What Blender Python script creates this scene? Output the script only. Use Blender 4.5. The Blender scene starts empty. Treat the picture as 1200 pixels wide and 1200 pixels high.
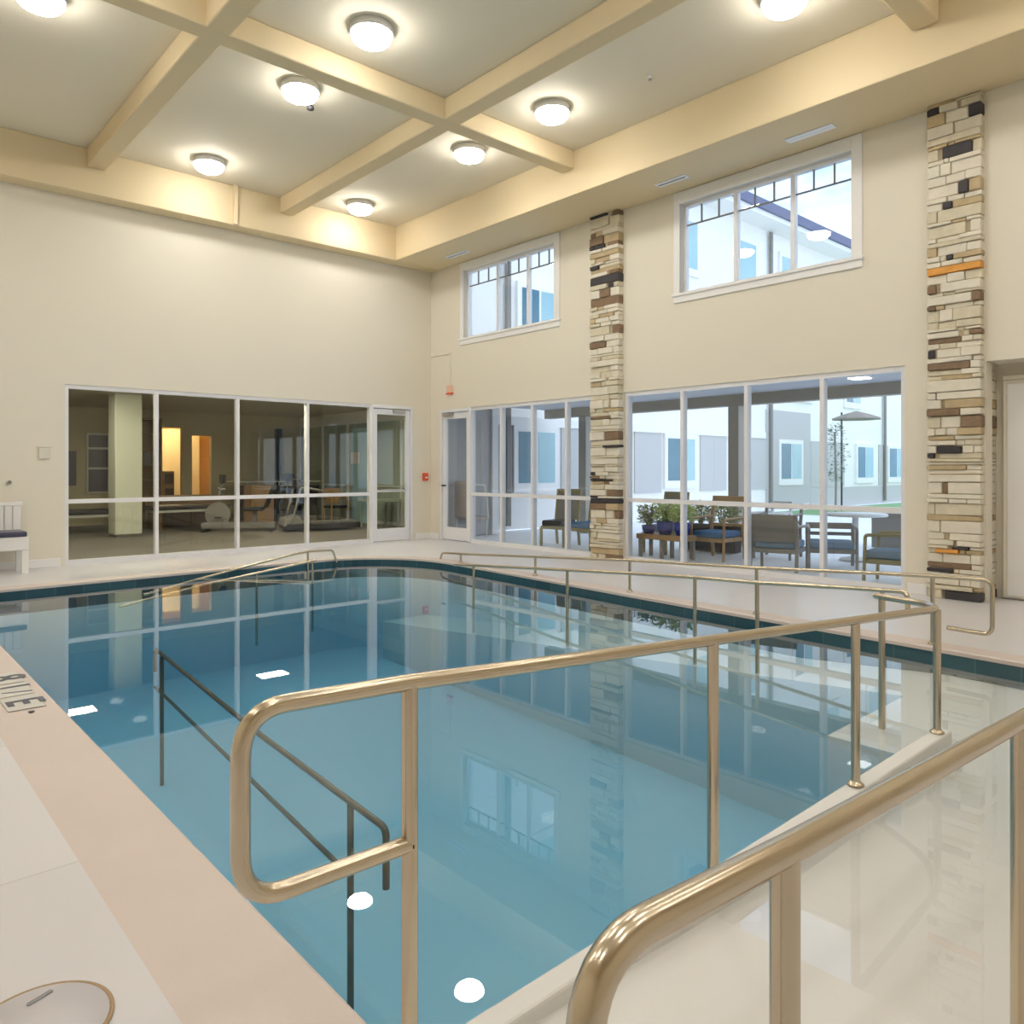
import bpy, bmesh, math, random
from mathutils import Vector, Matrix
random.seed(7)
SC = bpy.context.scene
COL = SC.collection
PI = math.pi

# ---------------------------------------------------------------- camera
cam = bpy.data.cameras.new('camera')
cam.sensor_width = 36.0
cam.lens = 885 / 1200 * 36
cam.shift_y = -50 / 1200
cam.clip_end = 300
camo = bpy.data.objects.new('camera', cam)
COL.objects.link(camo)
camo.location = (0, 0, 1.4)
camo.rotation_euler = (PI / 2, 0, math.radians(-42.085))
SC.camera = camo

# ---------------------------------------------------------------- world (bright overcast sky with clouds)
w = bpy.data.worlds.new('sky'); SC.world = w; w.use_nodes = True
nt = w.node_tree; N = nt.nodes; L = nt.links
bg = N['Background']
tc = N.new('ShaderNodeTexCoord')
nz = N.new('ShaderNodeTexNoise'); nz.inputs['Scale'].default_value = 3.2; nz.inputs['Detail'].default_value = 5
mp = N.new('ShaderNodeMapping'); mp.inputs['Scale'].default_value = (1, 1, 2.4)
L.new(tc.outputs['Generated'], mp.inputs['Vector']); L.new(mp.outputs[0], nz.inputs['Vector'])
cr = N.new('ShaderNodeValToRGB')
cr.color_ramp.elements[0].position = .40; cr.color_ramp.elements[0].color = (.36, .58, .92, 1)
cr.color_ramp.elements[1].position = .60; cr.color_ramp.elements[1].color = (.92, .96, 1.0, 1)
L.new(nz.outputs['Fac'], cr.inputs['Fac']); L.new(cr.outputs[0], bg.inputs['Color'])
bg.inputs['Strength'].default_value = 1.85

# ---------------------------------------------------------------- exposure
SC.view_settings.view_transform = 'Standard'
SC.view_settings.look = 'None'
SC.view_settings.gamma = 1
SC.view_settings.use_curve_mapping = False
SC.view_settings.exposure = 0.25
SC.cycles.use_denoising = True
SC.cycles.max_bounces = 10
SC.cycles.diffuse_bounces = 5
SC.cycles.transparent_max_bounces = 24
SC.cycles.sample_clamp_indirect = 6
SC.cycles.caustics_reflective = False
LAMP = 38.0          # glow of every ceiling dome

# ================================================================ materials
def mat(name, col, rough=.6, metal=0., bump=0., bscale=30., vary=0., vscale=3., spec=None):
    m = bpy.data.materials.new(name); m.use_nodes = True
    t = m.node_tree; b = t.nodes['Principled BSDF']
    b.inputs['Base Color'].default_value = (*col, 1)
    b.inputs['Roughness'].default_value = rough
    b.inputs['Metallic'].default_value = metal
    if spec is not None: b.inputs['Specular IOR Level'].default_value = spec
    if vary or bump:
        co = t.nodes.new('ShaderNodeTexCoord')
    if vary:
        n = t.nodes.new('ShaderNodeTexNoise'); n.inputs['Scale'].default_value = vscale; n.inputs['Detail'].default_value = 4
        t.links.new(co.outputs['Object'], n.inputs['Vector'])
        mx = t.nodes.new('ShaderNodeMix'); mx.data_type = 'RGBA'
        mx.inputs[6].default_value = (*[max(0, c * (1 - vary)) for c in col], 1)
        mx.inputs[7].default_value = (*[min(1, c * (1 + vary)) for c in col], 1)
        t.links.new(n.outputs['Fac'], mx.inputs[0]); t.links.new(mx.outputs[2], b.inputs['Base Color'])
    if bump:
        n2 = t.nodes.new('ShaderNodeTexNoise'); n2.inputs['Scale'].default_value = bscale; n2.inputs['Detail'].default_value = 3
        t.links.new(co.outputs['Object'], n2.inputs['Vector'])
        bp = t.nodes.new('ShaderNodeBump'); bp.inputs['Strength'].default_value = bump; bp.inputs['Distance'].default_value = .01
        t.links.new(n2.outputs['Fac'], bp.inputs['Height']); t.links.new(bp.outputs[0], b.inputs['Normal'])
    return m

def emis(name, col, s):
    m = bpy.data.materials.new(name); m.use_nodes = True
    t = m.node_tree; b = t.nodes['Principled BSDF']
    b.inputs['Base Color'].default_value = (.9, .9, .9, 1)
    b.inputs['Emission Color'].default_value = (*col, 1)
    b.inputs['Emission Strength'].default_value = s
    return m

def glassy(name, tint, ior=1.5, absorb=None, rip=0.):
    m = bpy.data.materials.new(name); m.use_nodes = True
    t = m.node_tree; t.nodes.clear()
    o = t.nodes.new('ShaderNodeOutputMaterial')
    f = t.nodes.new('ShaderNodeFresnel')
    # a thin sheet does not bend the path, so its far side reflects like its near side
    ge = t.nodes.new('ShaderNodeNewGeometry'); mi = t.nodes.new('ShaderNodeMix')
    mi.inputs[2].default_value = ior; mi.inputs[3].default_value = 1 / ior
    t.links.new(ge.outputs['Backfacing'], mi.inputs[0]); t.links.new(mi.outputs[0], f.inputs['IOR'])
    tr = t.nodes.new('ShaderNodeBsdfTransparent'); tr.inputs['Color'].default_value = (*tint, 1)
    g = t.nodes.new('ShaderNodeBsdfGlossy'); g.inputs['Roughness'].default_value = 0.0
    g.inputs['Color'].default_value = (1, 1, 1, 1)
    mx = t.nodes.new('ShaderNodeMixShader')
    t.links.new(f.outputs[0], mx.inputs[0]); t.links.new(tr.outputs[0], mx.inputs[1]); t.links.new(g.outputs[0], mx.inputs[2])
    t.links.new(mx.outputs[0], o.inputs['Surface'])
    if rip:
        co = t.nodes.new('ShaderNodeTexCoord')
        n = t.nodes.new('ShaderNodeTexNoise'); n.inputs['Scale'].default_value = .9; n.inputs['Detail'].default_value = 1
        bp = t.nodes.new('ShaderNodeBump'); bp.inputs['Strength'].default_value = rip; bp.inputs['Distance'].default_value = .01
        t.links.new(co.outputs['Object'], n.inputs['Vector']); t.links.new(n.outputs['Fac'], bp.inputs['Height'])
        t.links.new(bp.outputs[0], g.inputs['Normal'])
    if absorb:
        v = t.nodes.new('ShaderNodeVolumeAbsorption')
        v.inputs['Color'].default_value = (*absorb[:3], 1); v.inputs['Density'].default_value = absorb[3]
        t.links.new(v.outputs[0], o.inputs['Volume'])
    return m

def tiled(name, col, line, w_, h_, mortar, rough, bump=.1, vary=.03, off=0.0, bscale=60):
    m = mat(name, col, rough, bump=bump, bscale=bscale)
    t = m.node_tree; b = t.nodes['Principled BSDF']
    co = t.nodes.new('ShaderNodeTexCoord')
    br = t.nodes.new('ShaderNodeTexBrick')
    br.offset = off
    br.inputs['Color1'].default_value = (*[c * (1 - vary) for c in col], 1)
    br.inputs['Color2'].default_value = (*[min(1, c * (1 + vary)) for c in col], 1)
    br.inputs['Mortar'].default_value = (*line, 1)
    br.inputs['Scale'].default_value = 1
    br.inputs['Brick Width'].default_value = w_; br.inputs['Row Height'].default_value = h_
    br.inputs['Mortar Size'].default_value = mortar
    t.links.new(co.outputs['Object'], br.inputs['Vector']); t.links.new(br.outputs['Color'], b.inputs['Base Color'])
    return m

M = dict(
    wall=mat('wall_paint', (.79, .74, .63), .75, bump=.03, bscale=90),
    ceil=mat('ceiling_paint', (.79, .725, .585), .8, bump=.03, bscale=90),
    beam=mat('beam_paint', (.75, .62, .40), .7),
    white=mat('white_paint', (.86, .85, .84), .45),
    frame=mat('white_aluminium', (.83, .83, .86), .35),
    deck=tiled('deck_concrete', (.70, .69, .715), (.58, .56, .54), 3.05, 1.52, .004, .30, bump=.04),
    coping=mat('coping_brushed', (.68, .595, .555), .55, bump=.25, bscale=160, vary=.06, vscale=2.2),
    plaster=mat('pool_plaster', (.74, .82, .86), .7, vary=.03, vscale=1.0),
    ramp=mat('ramp_plaster', (.77, .76, .74), .55, bump=.05, bscale=80, vary=.03, vscale=.8),
    tile=tiled('waterline_tile', (.035, .10, .13), (.07, .15, .18), .305, .15, .005, .12, bump=.02, vary=.15),
    water=glassy('pool_water', (1, 1, 1), 1.48, (.20, .66, .83, .42), rip=.02),
    glass=glassy('window_glass', (.95, .97, .97), 1.45),
    tint=glassy('grey_glass', (.92, .93, .90), 1.45),
    steel=mat('brushed_steel', (.60, .52, .40), .24, 1.0),
    sunken=mat('steel_underwater_look', (.10, .10, .09), .4, .6),  # same steel, with its dark look under water put into the colour
    chrome=mat('satin_metal', (.55, .53, .50), .3, 1.0),
    dark=mat('dark_rubber', (.03, .03, .035), .5),
    dome=emis('lit_dome', (1.0, .962, .905), LAMP),
    fixture=mat('fixture_white', (.85, .85, .85), .4),
    vent=mat('vent_white', (.88, .89, .92), .35),
    slot=mat('vent_slot', (.25, .25, .26), .5),
    red=mat('alarm_red', (.75, .10, .04), .4),
    strobe=mat('strobe_lens', (.85, .55, .42), .3),
    switch=mat('switch_plate', (.72, .69, .6), .4),
    navy=mat('navy_vinyl', (.06, .06, .11), .35),
    paver=mat('pavement', (.84, .84, .86), .5, vary=.05, vscale=.7),
    grass=mat('lawn_grass', (.24, .42, .20), .9, vary=.25, vscale=30),
    stucco=mat('white_stucco', (.92, .89, .86), .85),
    siding=tiled('grey_siding', (.56, .54, .53), (.40, .40, .40), 40., .14, .006, .7, bump=.0, vary=.01),
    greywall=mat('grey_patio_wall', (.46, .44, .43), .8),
    patioceil=mat('patio_ceiling', (.55, .57, .62), .7),
    taupe=mat('taupe_beam', (.42, .38, .32), .7),
    roof=mat('slate_roof', (.16, .17, .27), .8, vary=.1, vscale=6),
    blue_glass=mat('dark_blue_pane', (.07, .20, .28), .08, vary=.2, vscale=1.5),
    aqua_glass=mat('pale_aqua_pane', (.35, .55, .60), .08, vary=.15, vscale=1.5),
    wood=mat('tan_wood', (.42, .25, .11), .45, vary=.2, vscale=9),
    olive=mat('olive_wood', (.33, .28, .14), .5, vary=.15, vscale=9),
    taupe_wood=mat('greyed_wood', (.28, .25, .22), .5),
    blue=mat('blue_cushion', (.06, .16, .32), .75),
    paleblue=mat('slate_blue_cushion', (.20, .28, .38), .8),
    pot=mat('cobalt_glaze', (.01, .03, .32), .15),
    leaf=mat('green_leaf', (.58, .68, .26), .5, vary=.3, vscale=12),
    leaf2=mat('deep_leaf', (.28, .32, .10), .5, vary=.3, vscale=12),
    wicker=mat('grey_wicker', (.27, .25, .23), .8, bump=.5, bscale=140),
    blush=mat('taupe_canvas', (.48, .40, .36), .8),
    soil=mat('potting_soil', (.06, .04, .03), .9),
    carpet=mat('grey_carpet', (.135, .118, .095), .95, vary=.06, vscale=2),
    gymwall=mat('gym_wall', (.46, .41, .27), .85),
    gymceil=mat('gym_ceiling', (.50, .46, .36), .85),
    palecol=mat('sage_pillar', (.62, .65, .54), .7),
    orange=mat('orange_wall', (.85, .60, .25), .8),
    cream=mat('cream_door', (.85, .74, .50), .7),
    brown=mat('brown_cabinet', (.20, .12, .05), .5, vary=.15, vscale=4),
    black=mat('black_vinyl', (.012, .012, .014), .35),
    gearwhite=mat('pale_frame', (.62, .64, .58), .4),
    grey=mat('grey_plastic', (.22, .21, .19), .45),
    sage=mat('sage_cabinet', (.30, .36, .30), .6),
    warm=emis('warm_ceiling_lamp', (1.0, .78, .45), 26),
    gymfill=emis('gym_fill_lamp', (1, .92, .72), 62.0),  # strong glow to brighten the gym, mostly from added lamps
    patiolamp=emis('patio_lamp', (1, 1, 1), 3.0),
    mark=mat('marker_tile', (.66, .65, .62), .35),
    ink=mat('marker_ink', (.07, .08, .12), .4),
    lid=mat('skimmer_lid', (.60, .575, .60), .4),
    lidrim=mat('lid_rim', (.40, .27, .15), .5),
    st1=mat('stone_cream', (.76, .71, .60), .8, bump=.6, bscale=25, vary=.12, vscale=9),
    st2=mat('stone_buff', (.66, .60, .46), .8, bump=.6, bscale=25, vary=.2, vscale=9),
    st3=mat('stone_tan', (.52, .41, .25), .8, bump=.6, bscale=25, vary=.25, vscale=9),
    st4=mat('stone_brown', (.24, .16, .10), .8, bump=.6, bscale=25, vary=.3, vscale=12),
    st5=mat('stone_charcoal', (.05, .045, .05), .7, bump=.6, bscale=25, vary=.3, vscale=9),
    st6=mat('stone_amber', (.72, .34, .07), .7, bump=.6, bscale=25, vary=.3, vscale=9),
    mortar=mat('stone_mortar', (.50, .41, .28), .9),
    umbrella=mat('umbrella_canvas', (.30, .26, .23), .8),
)

# ================================================================ geometry helpers
class MB:
    def __init__(s): s.v = []; s.f = []; s.m = []; s.sm = []
    def add(s, vs, fs, mi=0, smooth=False):
        o = len(s.v); s.v += [tuple(v) for v in vs]
        for f in fs: s.f.append([o + i for i in f]); s.m.append(mi); s.sm.append(smooth)
        return s
    def box(s, x0, x1, y0, y1, z0, z1, mi=0):
        vs = [(x, y, z) for z in (z0, z1) for y in (y0, y1) for x in (x0, x1)]
        return s.add(vs, [(0, 2, 3, 1), (4, 5, 7, 6), (0, 1, 5, 4), (2, 6, 7, 3), (0, 4, 6, 2), (1, 3, 7, 5)], mi)
    def hexa(s, b, t, mi=0):
        vs = list(b) + list(t)
        return s.add(vs, [(3, 2, 1, 0), (4, 5, 6, 7), (0, 1, 5, 4), (1, 2, 6, 5), (2, 3, 7, 6), (3, 0, 4, 7)], mi)
    def prism(s, poly, z0, z1, mi=0):
        n = len(poly)
        vs = [(x, y, z0) for x, y in poly] + [(x, y, z1) for x, y in poly]
        return s.add(vs, [tuple(range(n))[::-1], tuple(range(n, 2 * n))] + [(i, (i + 1) % n, n + (i + 1) % n, n + i) for i in range(n)], mi)
    def tube(s, path, r, n=14, mi=0, fillet=0., closed_ends=True):
        P = [Vector(p) for p in path]
        if fillet:
            Q = [P[0]]
            for i in range(1, len(P) - 1):
                a = (P[i - 1] - P[i]); b = (P[i + 1] - P[i])
                if a.angle(b) > PI - .12: Q.append(P[i]); continue
                f = min(fillet, a.length * .49, b.length * .49)
                p0 = P[i] + a.normalized() * f; p1 = P[i] + b.normalized() * f
                for k in range(9):
                    t = k / 8; Q.append(p0 * (1 - t) ** 2 + P[i] * 2 * t * (1 - t) + p1 * t * t)
            Q.append(P[-1]); P = Q
        T = []
        for i in range(len(P)):
            a = P[max(0, i - 1)]; b = P[min(len(P) - 1, i + 1)]
            T.append((b - a).normalized())
        up = Vector((0, 0, 1))
        if abs(T[0].dot(up)) > .9: up = Vector((1, 0, 0))
        nrm = (up - T[0] * up.dot(T[0])).normalized()
        vs = []
        for i, p in enumerate(P):
            nrm = (nrm - T[i] * nrm.dot(T[i])).normalized()
            bn = T[i].cross(nrm)
            for k in range(n):
                a = 2 * PI * k / n
                vs.append(p + (nrm * math.cos(a) + bn * math.sin(a)) * r)
        fs = []
        for i in range(len(P) - 1):
            for k in range(n):
                fs.append((i * n + k, i * n + (k + 1) % n, (i + 1) * n + (k + 1) % n, (i + 1) * n + k))
        s.add(vs, fs, mi, True)
        if closed_ends:
            s.add(vs[:n], [tuple(range(n))[::-1]], mi); s.add(vs[-n:], [tuple(range(n))], mi)
        return s
    def lathe(s, prof, c, n=28, mi=0, smooth=True):
        vs = []
        for r, z in prof:
            for k in range(n):
                a = 2 * PI * k / n; vs.append((c[0] + r * math.cos(a), c[1] + r * math.sin(a), c[2] + z))
        fs = [(i * n + k, i * n + (k + 1) % n, (i + 1) * n + (k + 1) % n, (i + 1) * n + k) for i in range(len(prof) - 1) for k in range(n)]
        fs.append(tuple(range(n))[::-1]); fs.append(tuple(range((len(prof) - 1) * n, len(prof) * n)))
        return s.add(vs, fs, mi, smooth)
    def build(s, name, mats, parent=None, org=(0, 0, 0), bevel=0., seg=2):
        if not isinstance(mats, (list, tuple)): mats = [mats]
        me = bpy.data.meshes.new(name)
        me.from_pydata([(x - org[0], y - org[1], z - org[2]) for x, y, z in s.v], [], s.f)
        for m in mats: me.materials.append(m)
        for p, mi, sm in zip(me.polygons, s.m, s.sm): p.material_index = mi; p.use_smooth = sm
        bm = bmesh.new(); bm.from_mesh(me)
        bmesh.ops.recalc_face_normals(bm, faces=bm.faces)
        bm.to_mesh(me); bm.free(); me.update()
        o = bpy.data.objects.new(name, me); COL.objects.link(o)
        if parent is not None: o.parent = parent
        else: o.location = org
        if bevel:
            b = o.modifiers.new('bevel', 'BEVEL'); b.width = bevel; b.segments = seg; b.limit_method = 'ANGLE'
            b.angle_limit = math.radians(50)
        return o

def tag(o, label=None, cat=None, group=None, kind=None):
    if label: o['label'] = label
    if cat: o['category'] = cat
    if group: o['group'] = group
    if kind: o['kind'] = kind
    return o
def thing(name, loc, label, cat, group=None, rz=0):
    o = bpy.data.objects.new(name, None); COL.objects.link(o); o.empty_display_size = .2
    o.location = loc; o.rotation_euler = (0, 0, rz)
    return tag(o, label, cat, group)
def struct(o, label=None):
    o['kind'] = 'structure'
    if label: o['label'] = label
    return o
def kids(o): return [c for c in bpy.data.objects if c.parent == o]
def copy_tree(o, parent=None):
    c = o.copy(); COL.objects.link(c); c.parent = parent
    for ch in kids(o): copy_tree(ch, c)
    return c

def wall_x(mb, x0, x1, ya, yb, za, zb, holes):
    """solid wall between x0..x1 with rectangular holes (y0,y1,z0,z1)"""
    ys = sorted({ya, yb, *[h[0] for h in holes], *[h[1] for h in holes]})
    for a, b in zip(ys, ys[1:]):
        hs = sorted([h for h in holes if h[0] <= a + 1e-6 and h[1] >= b - 1e-6], key=lambda h: h[2])
        z = za
        for h in hs:
            if h[2] > z + 1e-6: mb.box(x0, x1, a, b, z, h[2])
            z = h[3]
        if z < zb - 1e-6: mb.box(x0, x1, a, b, z, zb)
def wall_y(mb, y0, y1, xa, xb, za, zb, holes):
    t = MB(); wall_x(t, y0, y1, xa, xb, za, zb, holes)
    o = len(mb.v); mb.v += [(y, x, z) for x, y, z in t.v]
    mb.f += [[o + i for i in f] for f in t.f]; mb.m += t.m; mb.sm += t.sm

# ================================================================ room shell
WX, WY = 9.05, 12.48            # inner faces of the far right and far left walls
SOF, CEI = 5.38, 6.02
HEAD = 2.58
X0, Y0 = -4.2, -4.6             # walls behind the camera

mb = MB()
wall_y(mb, WY, WY + .2, X0, WX + .2, 0, SOF + .7, [(2.53, 8.60, .0, HEAD + .06)])
struct(mb.build('wall_left', M['wall']), 'long cream wall with the band of glazing into the gym')
mb = MB()
wall_x(mb, WX, WX + .2, 2.56, WY, 0, SOF + .7,
       [(8.05, 12.16, 0, HEAD), (3.37, 7.45, 0, HEAD), (8.95, 11.4, 3.92, 5.22), (3.97, 6.42, 3.92, 5.20)])
mb.box(WX, WX + .6, Y0, 2.56, 2.54, SOF + .7)
struct(mb.build('wall_right', M['wall']), 'cream wall with clerestory windows and stone columns')
mb = MB()
mb.box(9.47, 9.65, Y0, 2.56, 0, 2.60)
mb.box(9.47, 9.65, 2.56, 2.9, 0, 2.60)
struct(mb.build('wall_recess', M['wall']), 'recessed wall under the bulkhead beside the right stone column')
struct(MB().box(X0 - .2, X0, Y0 - .2, WY + .2, 0, SOF + .7).build('wall_back', M['wall']))
struct(MB().box(X0, WX + .65, Y0 - .2, Y0, 0, SOF + .7).build('wall_front', M['wall']))
struct(MB().box(X0 - .2, WX + .65, Y0 - .2, WY + .2, CEI, CEI + .15).build('ceiling', M['ceil']), 'cream coffered ceiling')

# soffits around the coffers
n_trim = [0]
def trim(mbx, m, label, bevel=0.):
    n_trim[0] += 1
    return struct(mbx.build('trim_%d' % n_trim[0], m, bevel=bevel), label)
trim(MB().box(X0, WX, 12.16, WY, SOF, CEI), M['beam'], 'narrow soffit along the left wall', .012)
trim(MB().box(8.0, WX, Y0, 12.16, SOF, CEI), M['beam'], 'wide soffit along the right wall', .012)
trim(MB().box(X0, X0 + 1.0, Y0, 12.16, SOF, CEI), M['beam'], 'soffit along the back wall')
trim(MB().box(X0 + 1, 8.0, Y0, Y0 + 1.0, SOF, CEI), M['beam'], 'soffit along the front wall')
trim(MB().box(4.86, 4.93, 12.10, 12.16, SOF, CEI), M['beam'], 'small fin on the left soffit face', .008)
BZ = 5.755
for x in (-.19, 2.74, 5.67):
    trim(MB().box(x, x + .25, Y0 + 1, 12.16, BZ, CEI), M['beam'], 'ceiling beam running towards the left wall', .02)
for y in (-2.2, 2.66, 7.52):
    trim(MB().box(X0 + 1, 8.0, y, y + .25, BZ - .004, CEI), M['beam'], 'ceiling beam running towards the right wall', .02)

# ---------------------------------------------------------------- pool outline
def arc(cx, cy, rx, ry, a0, a1, n=12):
    return [(cx + rx * math.cos(a0 + (a1 - a0) * i / n), cy + ry * math.sin(a0 + (a1 - a0) * i / n)) for i in range(n + 1)]
OUT = [(.70, .56), (6.38, .56), (6.42, 1.6), (6.50, 2.8), (6.60, 4.6), (6.74, 6.4), (6.88, 8.2)]
OUT += arc(5.75, 9.2, 1.19, 1.45, 0, PI / 2, 14)
OUT += [(4.2, 10.63), (2.6, 10.57), (1.0, 10.50), (1.0, 1.50), (.98, 1.42), (.70, 1.42)]
def offset(poly, d):
    res = []; n = len(poly)
    for i in range(n):
        p = Vector(poly[i]); a = Vector(poly[i - 1]); b = Vector(poly[(i + 1) % n])
        n1 = (p - a).normalized(); n2 = (b - p).normalized()
        m1 = Vector((n1.y, -n1.x)); m2 = Vector((n2.y, -n2.x))
        m = (m1 + m2); k = m.length
        m = m / k; sc = 1 / max(.35, m.dot(m1))
        res.append((p.x + m.x * d * sc, p.y + m.y * d * sc))
    return res
def fill_ring(name, outer, inner, z, material, label, kind='structure'):
    bm = bmesh.new(); es = []
    for loop in (outer, inner):
        vs = [bm.verts.new((x, y, z)) for x, y in loop]
        es += [bm.edges.new((vs[i], vs[(i + 1) % len(vs)])) for i in range(len(vs))]
    bmesh.ops.triangle_fill(bm, use_beauty=True, edges=es)
    me = bpy.data.meshes.new(name)
    bmesh.ops.recalc_face_normals(bm, faces=bm.faces)
    for f in bm.faces:
        if f.normal.z < 0: f.normal_flip()
    bm.to_mesh(me); bm.free(); me.materials.append(material)
    o = bpy.data.objects.new(name, me); COL.objects.link(o)
    o['kind'] = kind; o['label'] = label
    return o
COPO = [(.66, .30), (6.62, .30), (6.64, 1.6), (6.72, 2.8), (6.82, 4.6), (6.96, 6.4), (7.10, 8.2)]
COPO += arc(5.75, 9.2, 1.41, 1.67, 0, PI / 2, 14)
COPO += [(4.2, 10.85), (2.6, 10.79), (.66, 10.72), (.66, 1.4)]
room = [(X0, Y0), (9.66, Y0), (9.66, 12.7), (X0, 12.7)]
deck = fill_ring('floor', room, COPO, 0.0, M['deck'], 'pale smooth pool deck')
cop = fill_ring('coping', COPO, OUT, 0.0, M['coping'], 'tan brushed coping around the pool edge')
cop.name = 'trim_%d' % (n_trim[0] + 1); n_trim[0] += 1
# coping nose
mbn = MB(); n = len(OUT); IN = offset(OUT, -.012)
for i in range(n):
    a, b = OUT[i], OUT[(i + 1) % n]; c, d = IN[i], IN[(i + 1) % n]
    mbn.add([(a[0], a[1], .0), (b[0], b[1], .0), (d[0], d[1], -.008), (c[0], c[1], -.008)], [(0, 1, 2, 3)])
    mbn.add([(c[0], c[1], -.008), (d[0], d[1], -.008), (d[0], d[1], -.035), (c[0], c[1], -.035)], [(0, 1, 2, 3)])
    mbn.add([(c[0], c[1], -.035), (d[0], d[1], -.035), (b[0], b[1], -.035), (a[0], a[1], -.035)], [(0, 1, 2, 3)])
trim(mbn, M['coping'], 'rounded nose of the pool coping')
# tile band and basin wall
def strip(name, z0, z1, m, label):
    q = MB(); P = OUT
    for i in range(n):
        a, b = P[i], P[(i + 1) % n]
        q.add([(a[0], a[1], z0), (b[0], b[1], z0), (b[0], b[1], z1), (a[0], a[1], z1)], [(0, 1, 2, 3)])
    return struct(q.build(name, m), label)
# the tile band needs a vector that runs round the pool: build it with its own UV
q = MB(); uvs = []; acc = 0
for i in range(n):
    a, b = OUT[i], OUT[(i + 1) % n]; ln = math.dist(a, b)
    q.add([(a[0], a[1], -.31), (b[0], b[1], -.31), (b[0], b[1], -.03), (a[0], a[1], -.03)], [(0, 1, 2, 3)])
    uvs.append((acc, acc + ln)); acc += ln
me = bpy.data.meshes.new('trim_tile'); me.from_pydata(q.v, [], q.f)
uv = me.uv_layers.new(name='UVMap')
for i, p in enumerate(me.polygons):
    u0, u1 = uvs[i]
    for li, (u, v) in zip(p.loop_indices, ((u0, 0), (u1, 0), (u1, .28), (u0, .28))): uv.data[li].uv = (u, v)
me.materials.append(M['tile'])
tt = M['tile'].node_tree
for lk in list(tt.links):
    if lk.to_node.type == 'TEX_BRICK':
        tt.links.new(lk.from_node.outputs['UV'], lk.to_socket)
o = bpy.data.objects.new('trim_%d' % (n_trim[0] + 1), me); n_trim[0] += 1; COL.objects.link(o)
struct(o, 'dark teal waterline tile band')
strip('pool_wall', -1.6, -.31, M['plaster'], 'plastered wall of the pool basin')
struct(MB().box(.3, 7.3, .2, 11.0, -1.65, -1.42).build('pool_floor', M['plaster']), 'pale floor of the pool basin')
# perimeter ramp: entry leg, landing, right leg, far leg, left leg
rp = MB()
rp.hexa([(.66, .3, -1.5), (2.15, .3, -1.5), (2.15, 1.46, -1.5), (.66, 1.46, -1.5)],
        [(.66, .3, -.002), (2.15, .3, -.088), (2.15, 1.46, -.088), (.66, 1.46, -.002)])
rp.hexa([(2.15, .3, -1.5), (4.45, .3, -1.5), (4.45, 1.46, -1.5), (2.15, 1.46, -1.5)],
        [(2.15, .3, -.088), (4.45, .3, -.20), (4.45, 1.46, -.20), (2.15, 1.46, -.088)])
rp.hexa([(4.45, .3, -1.5), (6.6, .3, -1.5), (6.6, 2.1, -1.5), (4.45, 2.1, -1.5)],
        [(4.45, .3, -.20), (6.6, .3, -.20), (6.6, 2.1, -.20), (4.45, 2.1, -.20)])
rp.hexa([(5.62, 2.1, -1.5), (6.6, 2.1, -1.5), (7.1, 9.7, -1.5), (6.15, 9.7, -1.5)],
        [(5.62, 2.1, -.20), (6.6, 2.1, -.20), (7.1, 9.7, -.88), (6.15, 9.7, -.88)])
struct(rp.build('pool_ramp', M['ramp']), 'pale access ramp that descends around the inside of the pool')
struct(MB().box(.72, 4.46, 1.42, 1.50, -1.5, .001).build('pool_curb', M['ramp'], bevel=.01), 'low curb between the entry ramp and the pool')

WL = -.09
wo = offset(OUT, .015)
wm = MB(); k = len(wo)
wm.prism(wo, -1.55, WL)
water = wm.build('pool_water', M['water'])
tag(water, 'still blue pool water mirroring the windows and lamps', 'water', kind='stuff')

# ---------------------------------------------------------------- baseboards
def bboard(name, mbx): return struct(mbx.build(name, M['white'], bevel=.006))
bboard('baseboard_left', MB().box(X0, 2.47, WY - .018, WY, 0, .12).box(8.66, WX, WY - .018, WY, 0, .12))
bboard('baseboard_right', MB().box(WX - .018, WX, 12.2, WY, 0, .12).box(WX - .018, WX, 3.13, 3.34, 0, .12))
bboard('baseboard_recess', MB().box(9.45, 9.47, Y0, 2.5, 0, .12))

# ---------------------------------------------------------------- storefront glazing
def glaz_y(root, xs, z0, zmid, z1, y, rails=True, w_=.05, d=.10):
    """glazing in a plane of constant Y: verticals at xs, a sill, a middle rail and a head; each pane a part"""
    f = MB()
    for x in xs: f.box(x - w_ / 2, x + w_ / 2, y - d / 2, y + d / 2, z0, z1)
    for a, b in zip(xs, xs[1:]):
        f.box(a + w_ / 2, b - w_ / 2, y - d / 2, y + d / 2, z0, z0 + .07)
        f.box(a + w_ / 2, b - w_ / 2, y - d / 2, y + d / 2, z1 - .06, z1)
        f.box(a + w_ / 2, b - w_ / 2, y - d / 2, y + d / 2, zmid - .03, zmid + .03)
    f.build('frame', M['frame'], root, root.location)
    for a, b in zip(xs, xs[1:]):
        for c, e in ((z0 + .07, zmid - .03), (zmid + .03, z1 - .06)):
            MB().box(a + w_ / 2, b - w_ / 2, y - .004, y + .004, c, e).build('pane', M['tint'], root, root.location)
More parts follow.
